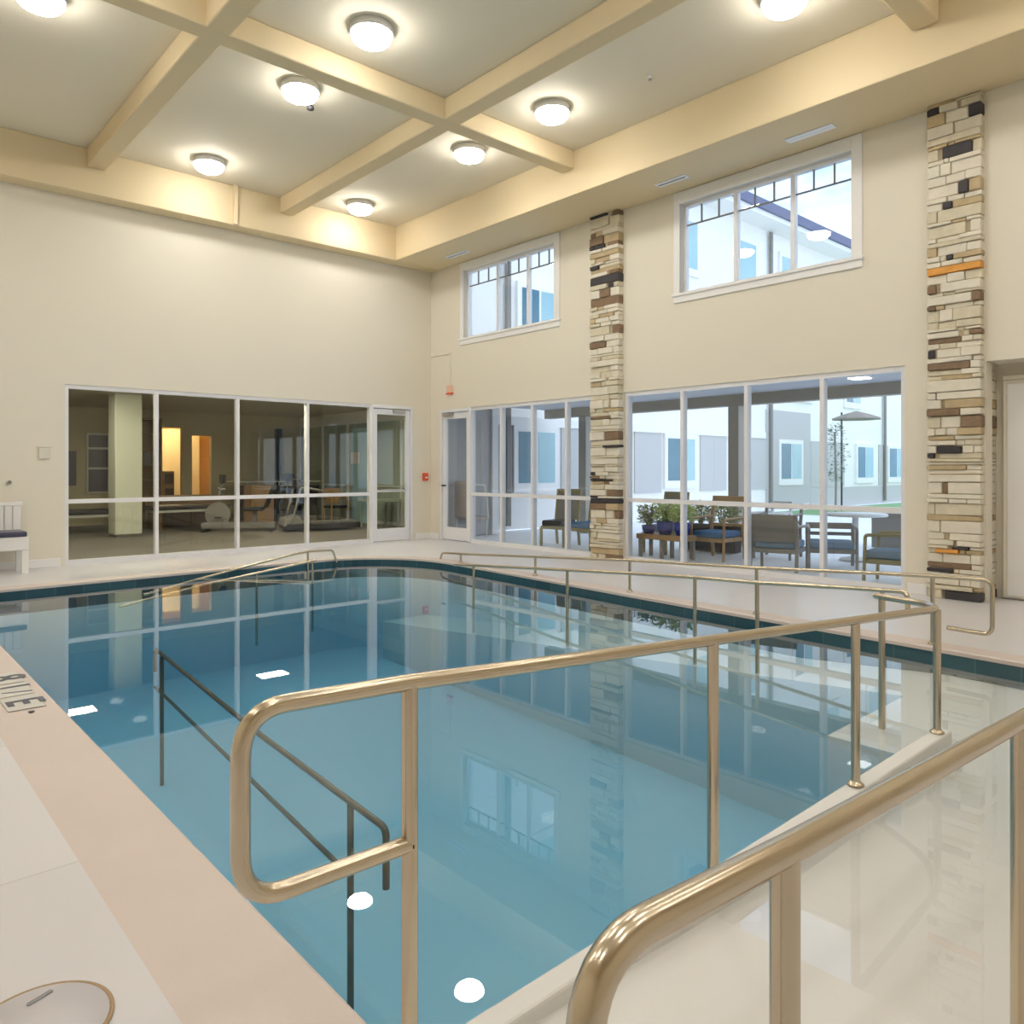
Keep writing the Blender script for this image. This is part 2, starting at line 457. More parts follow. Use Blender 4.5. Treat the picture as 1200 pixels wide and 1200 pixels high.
def glaz_x(root, ys, z0, zmid, z1, x, w_=.05, d=.10):
    ys = sorted(ys)
    f = MB()
    for y in ys: f.box(x - d / 2, x + d / 2, y - w_ / 2, y + w_ / 2, z0, z1)
    for a, b in zip(ys, ys[1:]):
        f.box(x - d / 2, x + d / 2, a + w_ / 2, b - w_ / 2, z0, z0 + .07)
        f.box(x - d / 2, x + d / 2, a + w_ / 2, b - w_ / 2, z1 - .06, z1)
        f.box(x - d / 2, x + d / 2, a + w_ / 2, b - w_ / 2, zmid - .03, zmid + .03)
    f.build('frame', M['frame'], root, root.location)
    for a, b in zip(ys, ys[1:]):
        for c, e in ((z0 + .07, zmid - .03), (zmid + .03, z1 - .06)):
            MB().box(x - .004, x + .004, a + w_ / 2, b - w_ / 2, c, e).build('pane', M['glass'], root, root.location)
def wroot(name, loc, label):
    o = bpy.data.objects.new(name, None); COL.objects.link(o); o.location = loc; struct(o, label); return o

r = wroot('window_1', (5.1, WY + .08, 0), 'four tall tinted panes in the left wall looking into the gym')
glaz_y(r, [2.555, 3.80, 5.09, 6.36, 7.66], 0.0, .93, HEAD + .06, WY + .07)
r = wroot('window_2', (WX + .1, 9.7, 0), 'glazing between the patio door and the middle stone column')
glaz_x(r, [11.22, 10.35, 9.53, 8.71, 8.08], 0.0, .93, HEAD, WX + .07)
r = wroot('window_3', (WX + .1, 5.4, 0), 'wide glazing between the two stone columns looking onto the patio')
glaz_x(r, [7.42, 6.41, 5.39, 4.35, 3.395], 0.0, .93, HEAD, WX + .07)

# door in the left wall
d = wroot('door_1', (8.13, WY + .06, 0), 'white framed glass door in the left wall by the corner')
fb = MB(); y = WY + .05
fb.box(7.66, 7.70, y - .06, y + .06, 0, HEAD + .06); fb.box(8.56, 8.60, y - .06, y + .06, 0, HEAD + .06); fb.box(7.70, 8.56, y - .06, y + .06, HEAD, HEAD + .06)
fb.build('door_frame', M['frame'], d, d.location, bevel=.004)
lf = MB()
lf.box(7.71, 7.80, y - .03, y + .03, .02, HEAD - .01); lf.box(8.46, 8.55, y - .03, y + .03, .02, HEAD - .01)
lf.box(7.80, 8.46, y - .03, y + .03, .02, .25); lf.box(7.80, 8.46, y - .03, y + .03, HEAD - .12, HEAD - .01)
lf.box(7.80, 8.46, y - .03, y + .03, .96, 1.0)
lf.build('door_leaf', M['frame'], d, d.location, bevel=.004)
MB().box(7.80, 8.46, y - .004, y + .004, .25, .96).build('pane', M['tint'], d, d.location)
MB().box(7.80, 8.46, y - .004, y + .004, 1.0, HEAD - .12).build('pane', M['tint'], d, d.location)
MB().tube([(7.84, y - .03, 1.0), (7.84, y - .09, 1.0), (8.42, y - .09, 1.0), (8.42, y - .03, 1.0)], .012, fillet=.03).build('push_bar', M['chrome'], d, d.location)
MB().box(8.15, 8.42, y - .08, y - .03, HEAD - .08, HEAD - .02).build('door_closer', M['chrome'], d, d.location, bevel=.005)
# door in the right wall
d = wroot('door_2', (WX + .06, 11.68, 0), 'white framed glass patio door at the left end of the right wall')
x = WX + .05; fb = MB()
fb.box(x - .06, x + .06, 12.11, 12.16, 0, HEAD); fb.box(x - .06, x + .06, 11.20, 11.245, 0, HEAD); fb.box(x - .06, x + .06, 11.245, 12.11, HEAD - .06, HEAD)
fb.build('door_frame', M['frame'], d, d.location, bevel=.004)
lf = MB()
lf.box(x - .03, x + .03, 12.0, 12.10, .02, HEAD - .07); lf.box(x - .03, x + .03, 11.255, 11.35, .02, HEAD - .07)
lf.box(x - .03, x + .03, 11.35, 12.0, .02, .26); lf.box(x - .03, x + .03, 11.35, 12.0, HEAD - .19, HEAD - .07)
lf.build('door_leaf', M['frame'], d, d.location, bevel=.004)
MB().box(x - .004, x + .004, 11.35, 12.0, .26, HEAD - .19).build('pane', M['glass'], d, d.location)
MB().tube([(x - .03, 12.05, 1.08), (x - .10, 12.05, 1.08), (x - .10, 11.92, 1.08)], .014, fillet=.02).build('lever_handle', M['dark'], d, d.location)
MB().box(x - .09, x - .03, 11.75, 12.05, HEAD - .13, HEAD - .07).build('door_closer', M['chrome'], d, d.location, bevel=.005)
# door panel in the recess
d = wroot('door_3', (9.46, 1.9, 0), 'plain off-white door panel in the recess right of the right stone column')
MB().box(9.40, 9.47, 1.30, 2.50, .02, 2.36).box(9.38, 9.47, 1.25, 1.30, 0, 2.41).box(9.38, 9.47, 1.30, 2.50, 2.36, 2.41).build('door_frame', M['wall'], d, d.location, bevel=.01)
MB().box(9.385, 9.41, 1.34, 2.46, .04, 2.32).build('door_leaf', M['white'], d, d.location, bevel=.01)

# clerestory windows
def clerestory(name, ya, yb, z0, z1, label, divs, lites):
    r = wroot(name, (WX + .1, (ya + yb) / 2, z0), label)
    t = MB()                                   # casing on the room side
    t.box(WX - .025, WX + .02, ya - .13, ya, z0 - .04, SOF - .01); t.box(WX - .025, WX + .02, yb, yb + .10, z0 - .04, SOF - .01)
    t.box(WX - .025, WX + .02, ya, yb, z1, SOF - .01)
    t.box(WX - .025, WX + .02, ya - .13, yb + .10, z0 - .13, z0 - .035)
    t.build('casing', M['white'], r, r.location, bevel=.006)
    MB().box(WX - .05, WX + .19, ya - .15, yb + .12, z0 - .04, z0).build('sill', M['white'], r, r.location, bevel=.008)
    x = WX + .12; f = MB()
    ys = [ya] + divs + [yb]
    f.box(x - .04, x + .04, ya, ya + .04, z0, z1); f.box(x - .04, x + .04, yb - .04, yb, z0, z1)
    f.box(x - .04, x + .04, ya + .04, yb - .04, z0, z0 + .04); f.box(x - .04, x + .04, ya + .04, yb - .04, z1 - .04, z1)
    for y in divs: f.box(x - .04, x + .04, y - .03, y + .03, z0 + .04, z1 - .04)
    f.build('sash', M['frame'], r, r.location, bevel=.004)
    for a, b in zip(ys, ys[1:]):
        MB().box(x - .004, x + .004, a + .03, b - .03, z0 + .03, z1 - .03).build('pane', M['glass'], r, r.location)
        g = MB(); zt = z1 - .29
        g.box(x - .012, x + .012, a + .03, b - .03, zt - .009, zt + .009)
        for q in range(1, lites): 
            yy = a + (b - a) * q / lites; g.box(x - .012, x + .012, yy - .009, yy + .009, zt, z1 - .04)
        g.build('muntin', M['grey'], r, r.location)
clerestory('window_4', 8.95, 11.4, 3.92, 5.22, 'left clerestory window near the room corner', [9.70, 10.51], 3)
clerestory('window_5', 3.97, 6.42, 3.92, 5.20, 'right clerestory window showing sky and a roof edge', [4.76, 5.58], 3)

# ================================================================ stone columns
def stone_column(x0, x1, y0, y1, h, seed, label, darker):
    rnd = random.Random(seed)
    t = thing('stone_column', (x0, (y0 + y1) / 2, 0), label, 'column', 'stacked stone columns on the right wall')
    MB().box(x0 + .03, x1, y0 + .02, y1 - .02, 0, h).build('core', M['mortar'], t, t.location)
    m = MB(); z = .0
    W = [12, 6, 2.2, 1.5, 1.0, .35] if not darker else [9, 6, 2.6, 1.9, 1.6, .25]
    while z < h - .02:
        rh = min(rnd.choice([.035, .05, .06, .08, .10, .13]), h - z)
        if h - z - rh < .03: rh = h - z
        cuts = [y0]; k = rnd.choice([1, 2, 3, 3, 4])
        if rh > .13: k = 2
        c = sorted(rnd.uniform(.14, .86) for _ in range(k - 1))
        cuts += [y0 + (y1 - y0) * q for q in c] + [y1]
        for a, b in zip(cuts, cuts[1:]):
            if b - a < .05: continue
            ww = list(W)
            if z > h - .55: ww = [2, 4, 4, 3, 3, 0]
            mi = rnd.choices(range(6), ww)[0]
            pr = rnd.uniform(0, .04); g = .0035
            jy0 = -.012 * rnd.random() if a == y0 else 0; jy1 = .012 * rnd.random() if b == y1 else 0
            j = lambda: rnd.uniform(-.005, .005)
            X = x0 - pr + .02
            bt = [(X + j(), a + g + jy0, z + g + j()), (x1, a + g + jy0, z + g), (x1, b - g + jy1, z + g), (X + j(), b - g + jy1, z + g + j())]
            tp = [(X + j(), a + g + jy0, z + rh - g + j()), (x1, a + g + jy0, z + rh - g), (x1, b - g + jy1, z + rh - g), (X + j(), b - g + jy1, z + rh - g + j())]
            m.hexa(bt, tp, mi)
        z += rh
    m.build('stone_facing', [M['st1'], M['st2'], M['st3'], M['st4'], M['st5'], M['st6']], t, t.location, bevel=.006, seg=1)
stone_column(8.93, WX + .02, 7.47, 8.04, SOF - .004, 11, 'stacked stone column between the two groups of glazing', True)
stone_column(8.95, 9.468, 2.58, 3.10, SOF - .004, 5, 'stacked stone column at the right, beside the recessed door', False)

# ================================================================ ceiling lights
gl = 'dome lights on the coffered ceiling'
def light(x, y, lab):
    t = thing('ceiling_light', (x, y, CEI), lab, 'ceiling light', gl)
    MB().lathe([(.222, 0), (.227, -.06), (.224, -.078), (.20, -.078)], (0, 0, 0)).build('rim', M['fixture'], t)
    MB().lathe([(.215, -.079), (.205, -.12), (.175, -.155), (.12, -.18), (.05, -.19), (.002, -.191)], (0, 0, 0)).build('dome', M['dome'], t)
    return t
labs = {(1.5, 8.45): 'lit dome ceiling light cut by the top left edge of the picture',
        (4.2, 11.4): 'lit dome ceiling light over the left wall, just left of the small fin',
        (4.2, 8.45): 'lit dome ceiling light with the black sprinkler head just in front of it',
        (4.2, 6.84): 'largest fully seen lit dome ceiling light, left of the main beam crossing',
        (6.83, 11.5): 'lit dome ceiling light farthest away, above the room corner',
        (6.83, 8.48): 'lit dome ceiling light right behind the main beam crossing',
        (6.83, 6.8): 'lit dome ceiling light to the right of the main beam crossing',
        (6.88, 3.67): 'lit dome ceiling light cut by the top edge above the right clerestory window'}
first = None
pts = list(labs) + [(-1.6, 11.4), (-1.6, 8.45), (-1.6, 6.84), (1.5, 6.84), (4.2, 3.67), (1.5, 3.67), (-1.6, 3.67),
                    (6.88, .8), (4.2, .8), (1.5, .8), (-1.6, .8), (4.2, -1.6), (1.5, -1.6), (6.88, -1.6)]
for p in pts:
    lab = labs.get(p, 'lit dome ceiling light above or behind the viewpoint, out of the picture')
    if first is None: first = light(*p, lab)
    else:
        c = copy_tree(first); c.location = (p[0], p[1], CEI); c['label'] = lab
# sprinkler, detector
t = thing('sprinkler_head', (4.47, 8.72, CEI), 'small black sprinkler head hanging beside a dome light', 'sprinkler')
MB().lathe([(.05, 0), (.05, -.01), (.015, -.02), (.015, -.05)], (0, 0, 0), n=14).build('stem', M['fixture'], t)
MB().lathe([(.02, -.05), (.045, -.08), (.045, -.11), (.01, -.12)], (0, 0, 0), n=14).build('deflector', M['dark'], t)
t = thing('sprinkler_head', (7.15, 5.5, CEI), 'tiny sprinkler head on bare ceiling left of the right clerestory window', 'sprinkler')
MB().lathe([(.03, 0), (.03, -.01), (.012, -.02), (.012, -.03)], (0, 0, 0), n=14).build('stem', M['fixture'], t)
MB().lathe([(.015, -.03), (.025, -.05), (.01, -.055)], (0, 0, 0), n=14).build('deflector', M['chrome'], t)
# linear diffusers
for (y0, y1, lab) in ((3.98, 4.56, 'white slot vent in the soffit above the right clerestory window'),
                      (6.0, 6.5, 'slim slot vent in the soffit left of the right clerestory window'),
                      (10.75, 11.35, 'slim slot vent in the soffit above the left clerestory window')):
    t = thing('ceiling_vent', (8.6, (y0 + y1) / 2, SOF), lab, 'vent', 'slot vents in the soffit')
    MB().box(8.54, 8.68, y0, y1, SOF - .012, SOF - .002).build('vent_frame', M['vent'], t, t.location, bevel=.003)
    MB().box(8.595, 8.625, y0 + .03, y1 - .03, SOF - .016, SOF - .012).build('slot', M['vent'] if y0 < 5 else M['slot'], t, t.location)

# wall devices
t = thing('alarm_strobe', (WX, 11.82, 2.9), 'red and white fire alarm strobe high on the wall beside the corner', 'alarm')
MB().box(WX - .05, WX - .001, 11.74, 11.90, 2.90, 3.05).build('strobe_body', M['strobe'], t, t.location, bevel=.012)
MB().box(WX - .055, WX, 11.73, 11.91, 2.87, 2.90).build('base_strip', M['red'], t, t.location, bevel=.006)
MB().box(WX - .02, WX, 11.805, 11.835, 3.05, 3.70).box(WX - .02, WX, 11.835, 12.45, 3.67, 3.70).build('conduit', M['wall'], t, t.location, bevel=.004)
t = thing('fire_pull_station', (8.90, WY, 1.2), 'small red fire alarm pull station on the wall at the corner', 'alarm')
MB().box(8.84, 8.96, WY - .05, WY, 1.17, 1.33).build('housing', M['red'], t, t.location, bevel=.01)
MB().box(8.87, 8.93, WY - .065, WY - .05, 1.22, 1.25).build('pull_handle', M['white'], t, t.location, bevel=.004)
t = thing('thermostat', (2.27, WY, 1.55), 'pale thermostat plate on the cream wall left of the gym glazing', 'thermostat')
MB().box(2.17, 2.37, WY - .012, WY, 1.71, 1.73).box(2.20, 2.34, WY - .03, WY, 1.55, 1.70).build('cover', M['switch'], t, t.location, bevel=.008)
t = thing('wall_button', (1.85, WY, 1.2), 'small round grey push button on the wall above the bench', 'button')
MB().tube([(1.85, WY, 1.22), (1.85, WY - .015, 1.22)], .04).build('plate', M['switch'], t, t.location)
MB().tube([(1.85, WY - .015, 1.22), (1.85, WY - .03, 1.22)], .025).build('knob', M['grey'], t, t.location)

# ================================================================ handrails
RL = 'brushed steel handrails of the pool ramp'
R = .0195
def rail_thing(loc, label): return thing('handrail', loc, label, 'handrail', RL)
def post(t, x, y, z0, z1, r=R, fl=True):
    p = MB().tube([(x, y, z0), (x, y, z1)], r).build('post', M['steel'], t, t.location)
    if fl:
        MB().lathe([(.036, .0), (.036, .006), (.028, .011), (.021, .02)], (x, y, z0)).build('flange', M['steel'], p, t.location)
def rz1(x): return .905 - (x - 1.0) * .073
# front rail on the curb
t = rail_thing((1.0, 1.462, 0), 'large handrail on the curb crossing mid picture, with a rounded loop at its left end')
pth = [(1.0, 1.462, .53), (.60, 1.462, .54), (.60, 1.462, .925), (1.0, 1.462, .905), (2.25, 1.462, rz1(2.25)), (3.37, 1.462, rz1(3.37)), (4.36, 1.462, rz1(4.36)), (4.62, 1.60, .635), (4.85, 1.98, .61)]
MB().tube(pth, R, fillet=.10).build('rail', M['steel'], t, t.location)
for x in (1.0, 2.25, 3.37, 4.36): post(t, x, 1.462, .003, rz1(x) - .005)
post(t, 4.82, 1.93, -.33, .60)
# near rail
t = rail_thing((.92, .49, 0), 'nearest handrail rising out of the bottom edge towards the right')
def rz2(x): return .905 - (x - .92) * .062
MB().tube([(.92, .49, .53), (.535, .49, .53), (.535, .49, .935), (.92, .49, .905), (1.97, .49, rz2(1.97)), (3.1, .49, rz2(3.1)), (4.3, .49, rz2(4.3))], R, fillet=.10).build('rail', M['steel'], t, t.location)
for x in (.92, 1.97, 3.1, 4.28): post(t, x, .49, .004, rz2(x) - .005)
# outer rail on the coping of the right side
r3 = .017
t = rail_thing((6.8, 5.5, 0), 'long low handrail on the right deck edge below the patio windows, looped near end')
P3 = [(6.54, 2.12, .15), (6.51, 1.80, .15), (6.51, 1.80, .56), (6.55, 2.23, .545), (6.57, 2.62, .525), (6.66, 3.84, .445), (6.78, 5.5, .36), (6.91, 7.19, .245), (7.03, 8.93, .13), (7.07, 9.45, .10), (7.075, 9.5, .0)]
MB().tube(P3, r3, fillet=.07).build('rail', M['steel'], t, t.location)
for (x, y, z) in ((6.55, 2.23, .54), (6.66, 3.84, .44), (6.78, 5.5, .35), (6.91, 7.19, .24), (7.03, 8.93, .125)): post(t, x, y, .004, z, r3)
# inner rail standing in the water
t = rail_thing((5.88, 4.77, -1.0), 'handrail standing in the water along the right side, parallel to the deck edge rail')
P4 = [(5.64, 2.08, .38), (5.68, 2.10, .53), (5.72, 2.5, .505), (5.77, 3.32, .45), (5.82, 3.97, .42), (5.88, 4.77, .37), (5.95, 5.69, .305), (6.09, 7.65, .165), (6.10, 7.9, .14)]
MB().tube(P4, r3, fillet=.05).build('rail', M['steel'], t, t.location)
for (x, y, z, zb) in ((5.70, 2.28, .515, -.40), (5.77, 3.32, .445, -.45), (5.82, 3.97, .41, -.5), (5.95, 5.69, .30, -.62), (6.08, 7.46, .17, -.75)): post(t, x, y, zb, z, r3, False)
# far side: rail over the deck edge, and the one sinking in the water
t = rail_thing((5.8, 10.68, 0), 'small handrail arching over the far pool edge below the gym windows')
MB().tube([(5.88, 10.60, -.05), (5.82, 10.62, .14), (5.45, 10.62, .15), (5.2, 10.62, .13), (4.4, 10.56, .01), (3.7, 10.50, -.10), (3.0, 10.42, -.22)], r3, fillet=.05).build('rail', M['steel'], t, t.location)
post(t, 5.40, 10.62, -.3, .145, r3, False)
t = rail_thing((4.4, 10.2, -1.0), 'pale handrail sinking into the water along the far side of the pool')
MB().tube([(5.30, 10.18, .06), (4.41, 10.18, -.045), (3.7, 10.12, -.115), (2.6, 10.0, -.27)], r3).build('rail', M['steel'], t, t.location)
post(t, 4.4, 10.17, -1.05, -.05, r3, False); post(t, 5.25, 10.18, -.98, .05, r3, False)
# submerged double rail on the left, its underwater darkness painted into the steel
t = rail_thing((1.95, 5.2, -1.4), 'double handrail fully under water along the left side of the pool, its dark underwater look put into the colour')
MB().tube([(1.92, 3.0, -.55), (1.92, 3.0, -.27), (2.0, 4.6, -.26), (2.22, 7.35, -.25), (2.22, 7.35, -.46)], r3, fillet=.05).build('rail', M['sunken'], t, t.location)
MB().tube([(1.92, 3.35, -.62), (2.22, 7.35, -.60)], .014).build('lower_rail', M['sunken'], t, t.location)
for (x, y) in ((1.935, 3.35), (2.2, 7.1)): MB().tube([(x, y, -1.42), (x, y, -.27)], r3).build('post', M['sunken'], t, t.location)

# ================================================================ deck details
t = thing('skimmer_lid', (.385, 2.2, 0), 'round lilac grey skimmer lid set in the deck at the bottom left', 'lid')
MB().lathe([(.172, .0), (.172, .004), (.160, .005), (.160, .0)], (.385, 2.2, .001), n=48).build('rim', M['lidrim'], t, t.location)
MB().lathe([(.162, .0), (.160, .006), (.002, .007)], (.385, 2.2, .001), n=48).build('lid', M['lid'], t, t.location)
c_, s_ = math.cos(.2), math.sin(.2)
sl = MB(); qx, qy = .43, 2.345
for a in [0]:
    pts_ = [(-.03, -.007), (.03, -.007), (.034, 0), (.03, .007), (-.03, .007), (-.034, 0)]
    a_ = math.radians(20)
    sl.prism([(.41 + px * math.cos(a_) - py * math.sin(a_), 2.31 + px * math.sin(a_) + py * math.cos(a_)) for px, py in pts_], .008, .0095)
sl.build('finger_slot', M['slot'], t, t.location)

def glyph(txt, size, cx, cy, z, rot, parent, thick=.02):
    cu = bpy.data.curves.new('t', 'FONT'); cu.body = txt; cu.size = size; cu.align_x = 'CENTER'; cu.align_y = 'CENTER'; cu.extrude = .0006; cu.offset = thick * size
    to = bpy.data.objects.new('t', cu); COL.objects.link(to)
    dg = bpy.context.evaluated_depsgraph_get(); me = bpy.data.meshes.new_from_object(to.evaluated_get(dg))
    bpy.data.objects.remove(to)
    o = bpy.data.objects.new('numeral', me); COL.objects.link(o); me.materials.clear(); me.materials.append(M['ink'])
    o.parent = parent; o.location = (cx - parent.location.x, cy - parent.location.y, z); o.rotation_euler = (0, 0, rot)
t = thing('depth_marker', (.86, 5.5, 0), 'white depth marker tiles with dark characters on the tan coping at left', 'sign')
for k, (ya, yb) in enumerate(((5.84, 6.16), (5.50, 5.82), (5.16, 5.48))):
    MB().box(.76, .95, ya, yb, .004, .007).build('tile', M['mark'], t, t.location, bevel=.001)
glyph('8', .30, .86, 6.0, .0085, -PI / 2, t)
glyph('1', .26, .86, 5.73, .0085, -PI / 2, t, .01)
glyph('/', .22, .86, 5.58, .0085, -PI / 2, t, 0)
glyph('E', .27, .86, 5.32, .0085, -PI / 2, t)
MB().tube([(.86, 5.08, .004), (.86, 5.08, .008)], .016).build('dot', M['ink'], t, t.location)

# ================================================================ bench
t = thing('slatted_bench', (1.1, 12.1, 0), 'white slatted bench with a dark navy seat pad against the left wall', 'bench')
b = MB()
for k in range(17): b.box(.32 + k * .097, .32 + k * .097 + .085, 12.33, 12.36, .56, .93)
b.box(.30, 1.98, 12.32, 12.375, .90, .95)
b.build('backrest', M['white'], t, t.location, bevel=.006)
MB().box(.30, 1.98, 11.86, 12.33, .32, .50).build('seat', M['white'], t, t.location, bevel=.008)
MB().box(.30, 1.96, 11.84, 12.32, .50, .57).build('cushion', M['navy'], t, t.location, bevel=.02, seg=3)
for xx in (.31, 1.90):
    for yy in (11.87, 12.29):
        MB().box(xx, xx + .08, yy, yy + .06, 0, .32).build('leg', M['white'], t, t.location, bevel=.004)

# ================================================================ gym behind the left wall
GY = 21.0
struct(MB().box(-1.0, 10.65, WY + .2, 27.0, -.06, 0.0).build('floor_gym', M['carpet']), 'dark grey brown carpet of the gym')
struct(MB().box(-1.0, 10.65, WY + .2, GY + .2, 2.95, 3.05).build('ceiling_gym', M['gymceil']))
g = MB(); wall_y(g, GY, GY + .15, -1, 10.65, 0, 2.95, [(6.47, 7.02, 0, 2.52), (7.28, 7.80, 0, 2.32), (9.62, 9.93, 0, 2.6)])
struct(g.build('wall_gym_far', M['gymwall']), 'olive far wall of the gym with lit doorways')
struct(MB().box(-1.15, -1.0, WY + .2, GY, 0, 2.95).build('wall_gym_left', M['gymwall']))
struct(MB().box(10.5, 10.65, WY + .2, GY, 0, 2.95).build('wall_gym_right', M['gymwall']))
# lit rooms behind the doorways
struct(MB().box(5.6, 9.0, 24.0, 24.15, 0, 2.95).box(5.5, 5.6, GY + .15, 24.15, 0, 2.95).box(9.0, 9.1, GY + .15, 24.15, 0, 2.95).box(5.5, 9.1, GY + .15, 24.15, 2.95, 3.05).build('wall_reception', M['orange']), 'orange walls of the lit room beyond the gym')
struct(MB().box(9.2, 10.4, GY + .5, GY + .6, 0, 2.95).box(9.1, 9.2, GY + .15, GY + .6, 0, 2.95).box(10.4, 10.5, GY + .15, GY + .6, 0, 2.95).build('wall_store', M['black']))
t = thing('ceiling_light', (7.3, 22.4, 2.9), 'warm lamp in the orange room beyond the gym doorway', 'ceiling light')
MB().box(6.9, 7.7, 22.1, 22.7, 2.90, 2.94).build('diffuser', M['warm'], t, t.location)
t = thing('filing_cabinet', (6.8, 21.9, 0), 'brown cabinet with dark drawers in the lit orange doorway', 'cabinet')
MB().box(6.45, 7.05, 21.7, 22.1, 0, 1.35).build('body', M['brown'], t, t.location, bevel=.01)
for z in (.15, .6, 1.0): MB().box(6.80, 7.02, 21.685, 21.70, z, z + .28).build('drawer', M['black'], t, t.location)
t = thing('wall_picture', (6.8, 23.99, 1.6), 'small pale framed picture on the orange wall seen through the doorway', 'picture')
MB().box(6.72, 6.97, 23.96, 24.0, 1.5, 2.15).build('picture_frame', M['white'], t, t.location, bevel=.01)
MB().box(6.76, 6.93, 23.955, 23.96, 1.6, 1.8).build('print', M['grey'], t, t.location)
t = thing('door_leaf', (7.6, 23.3, 0), 'cream lit door seen through the second doorway of the gym', 'door')
MB().box(7.0, 8.3, 23.3, 23.36, 0, 2.6).build('leaf', M['cream'], t, t.location, bevel=.01)
MB().tube([(7.2, 23.3, 1.0), (7.2, 23.25, 1.0)], .02).build('knob', M['chrome'], t, t.location)

t = thing('sage_pillar', (4.6, 17.0, 0), 'pale sage square pillar standing in the gym behind the first tall pane', 'pillar')
MB().box(4.30, 4.82, 16.8, 17.3, .06, 2.95).build('shaft', M['palecol'], t, t.location, bevel=.02)
MB().box(4.33, 4.79, 16.83, 17.27, 0, .06).build('plinth', M['grey'], t, t.location)
t = thing('shelf_unit', (5.8, 20.5, 0), 'tall brown shelf unit just right of the sage pillar', 'shelf')
MB().box(5.35, 5.40, 20.3, 20.9, 0, 2.7).box(6.25, 6.30, 20.3, 20.9, 0, 2.7).box(5.40, 6.25, 20.86, 20.9, 0, 2.7).build('carcass', M['brown'], t, t.location)
for z in (.1, .6, 1.1, 1.5, 1.9, 2.3, 2.66): MB().box(5.40, 6.25, 20.32, 20.86, z, z + .04).build('shelf', M['brown'], t, t.location)
MB().box(5.85, 6.05, 20.28, 20.32, 1.5, 1.85).build('notice', M['black'], t, t.location)

# notice boards on the far wall at left
t = thing('notice_board', (4.35, GY, 1.2), 'dark blue notice board low on the gym wall left of the sage pillar', 'board')
MB().box(4.15, 4.5, GY - .03, GY, 1.0, 1.85).build('panel', M['navy'], t, t.location, bevel=.005)
t = thing('gym_window', (4.9, GY, 1.4), 'dark arched looking window with pale bars beside the sage pillar', 'window')
MB().box(4.72, 5.25, GY - .04, GY, .8, 2.3).build('window_frame', M['gearwhite'], t, t.location, bevel=.01)
for a, b_ in ((.84, 1.4), (1.45, 1.9), (1.95, 2.26)): MB().box(4.76, 5.2, GY - .05, GY - .04, a, b_).build('pane', M['navy'], t, t.location)

# padded treatment tables
def mat_table(x, y, rz, ln, h, label, legm):
    t = thing('treatment_table', (x, y, 0), label, 'table', 'padded tables in the gym', rz)
    MB().box(-ln / 2, ln / 2, -.4, .4, h - .10, h).build('padded_top', M['black'], t, bevel=.03, seg=3)
    MB().box(-ln / 2 + .05, ln / 2 - .05, -.36, .36, h - .16, h - .10).build('top_frame', M['gearwhite'], t)
    for sx in (-1, 1):
        for sy in (-1, 1):
            MB().box(sx * (ln / 2 - .15) - .03, sx * (ln / 2 - .15) + .03, sy * .32 - .03, sy * .32 + .03, 0, h - .16).build('leg', legm, t)
    return t
mat_table(4.1, 18.6, 0, 1.9, .52, 'black padded table left of the sage pillar in the gym', M['gearwhite'])
mat_table(6.35, 18.6, .05, 1.8, .56, 'black padded table in front of the lit orange doorway', M['brown'])
t = thing('low_cabinet', (6.5, 19.4, 0), 'low brown cabinet behind the padded table in the gym', 'cabinet')
MB().box(5.6, 7.3, 19.3, 19.8, 0, .75).build('body', M['brown'], t, t.location, bevel=.01)
for xx in (5.65, 6.2, 6.75): MB().box(xx, xx + .5, 19.28, 19.30, .08, .68).build('cabinet_door', M['brown'], t, t.location, bevel=.01)

def treadmill(x, y, rz, label):
    t = thing('treadmill', (x, y, 0), label, 'treadmill', 'exercise machines on the gym carpet', rz)
    MB().box(-.85, .85, -.36, .36, .05, .20).build('deck', M['black'], t, bevel=.03)
    MB().box(-.80, .45, -.24, .24, .20, .215).build('running_belt', M['grey'], t)
    m = MB(); m.hexa([(.45, -.36, .18), (.90, -.36, .12), (.90, .36, .12), (.45, .36, .18)], [(.55, -.34, .36), (.86, -.34, .30), (.86, .34, .30), (.55, .34, .36)])
    m.build('motor_cover', M['grey'], t, bevel=.03)
    for s in (-1, 1):
        MB().tube([(.72, s * .36, .2), (.52, s * .36, 1.0), (.05, s * .36, .92)], .028, fillet=.08).build('upright', M['grey'], t)
    MB().hexa([(.46, -.36, .98), (.58, -.36, .98), (.58, .36, .98), (.46, .36, .98)], [(.52, -.32, 1.18), (.60, -.32, 1.18), (.60, .32, 1.18), (.52, .32, 1.18)]).build('console', M['black'], t, bevel=.02)
    return t
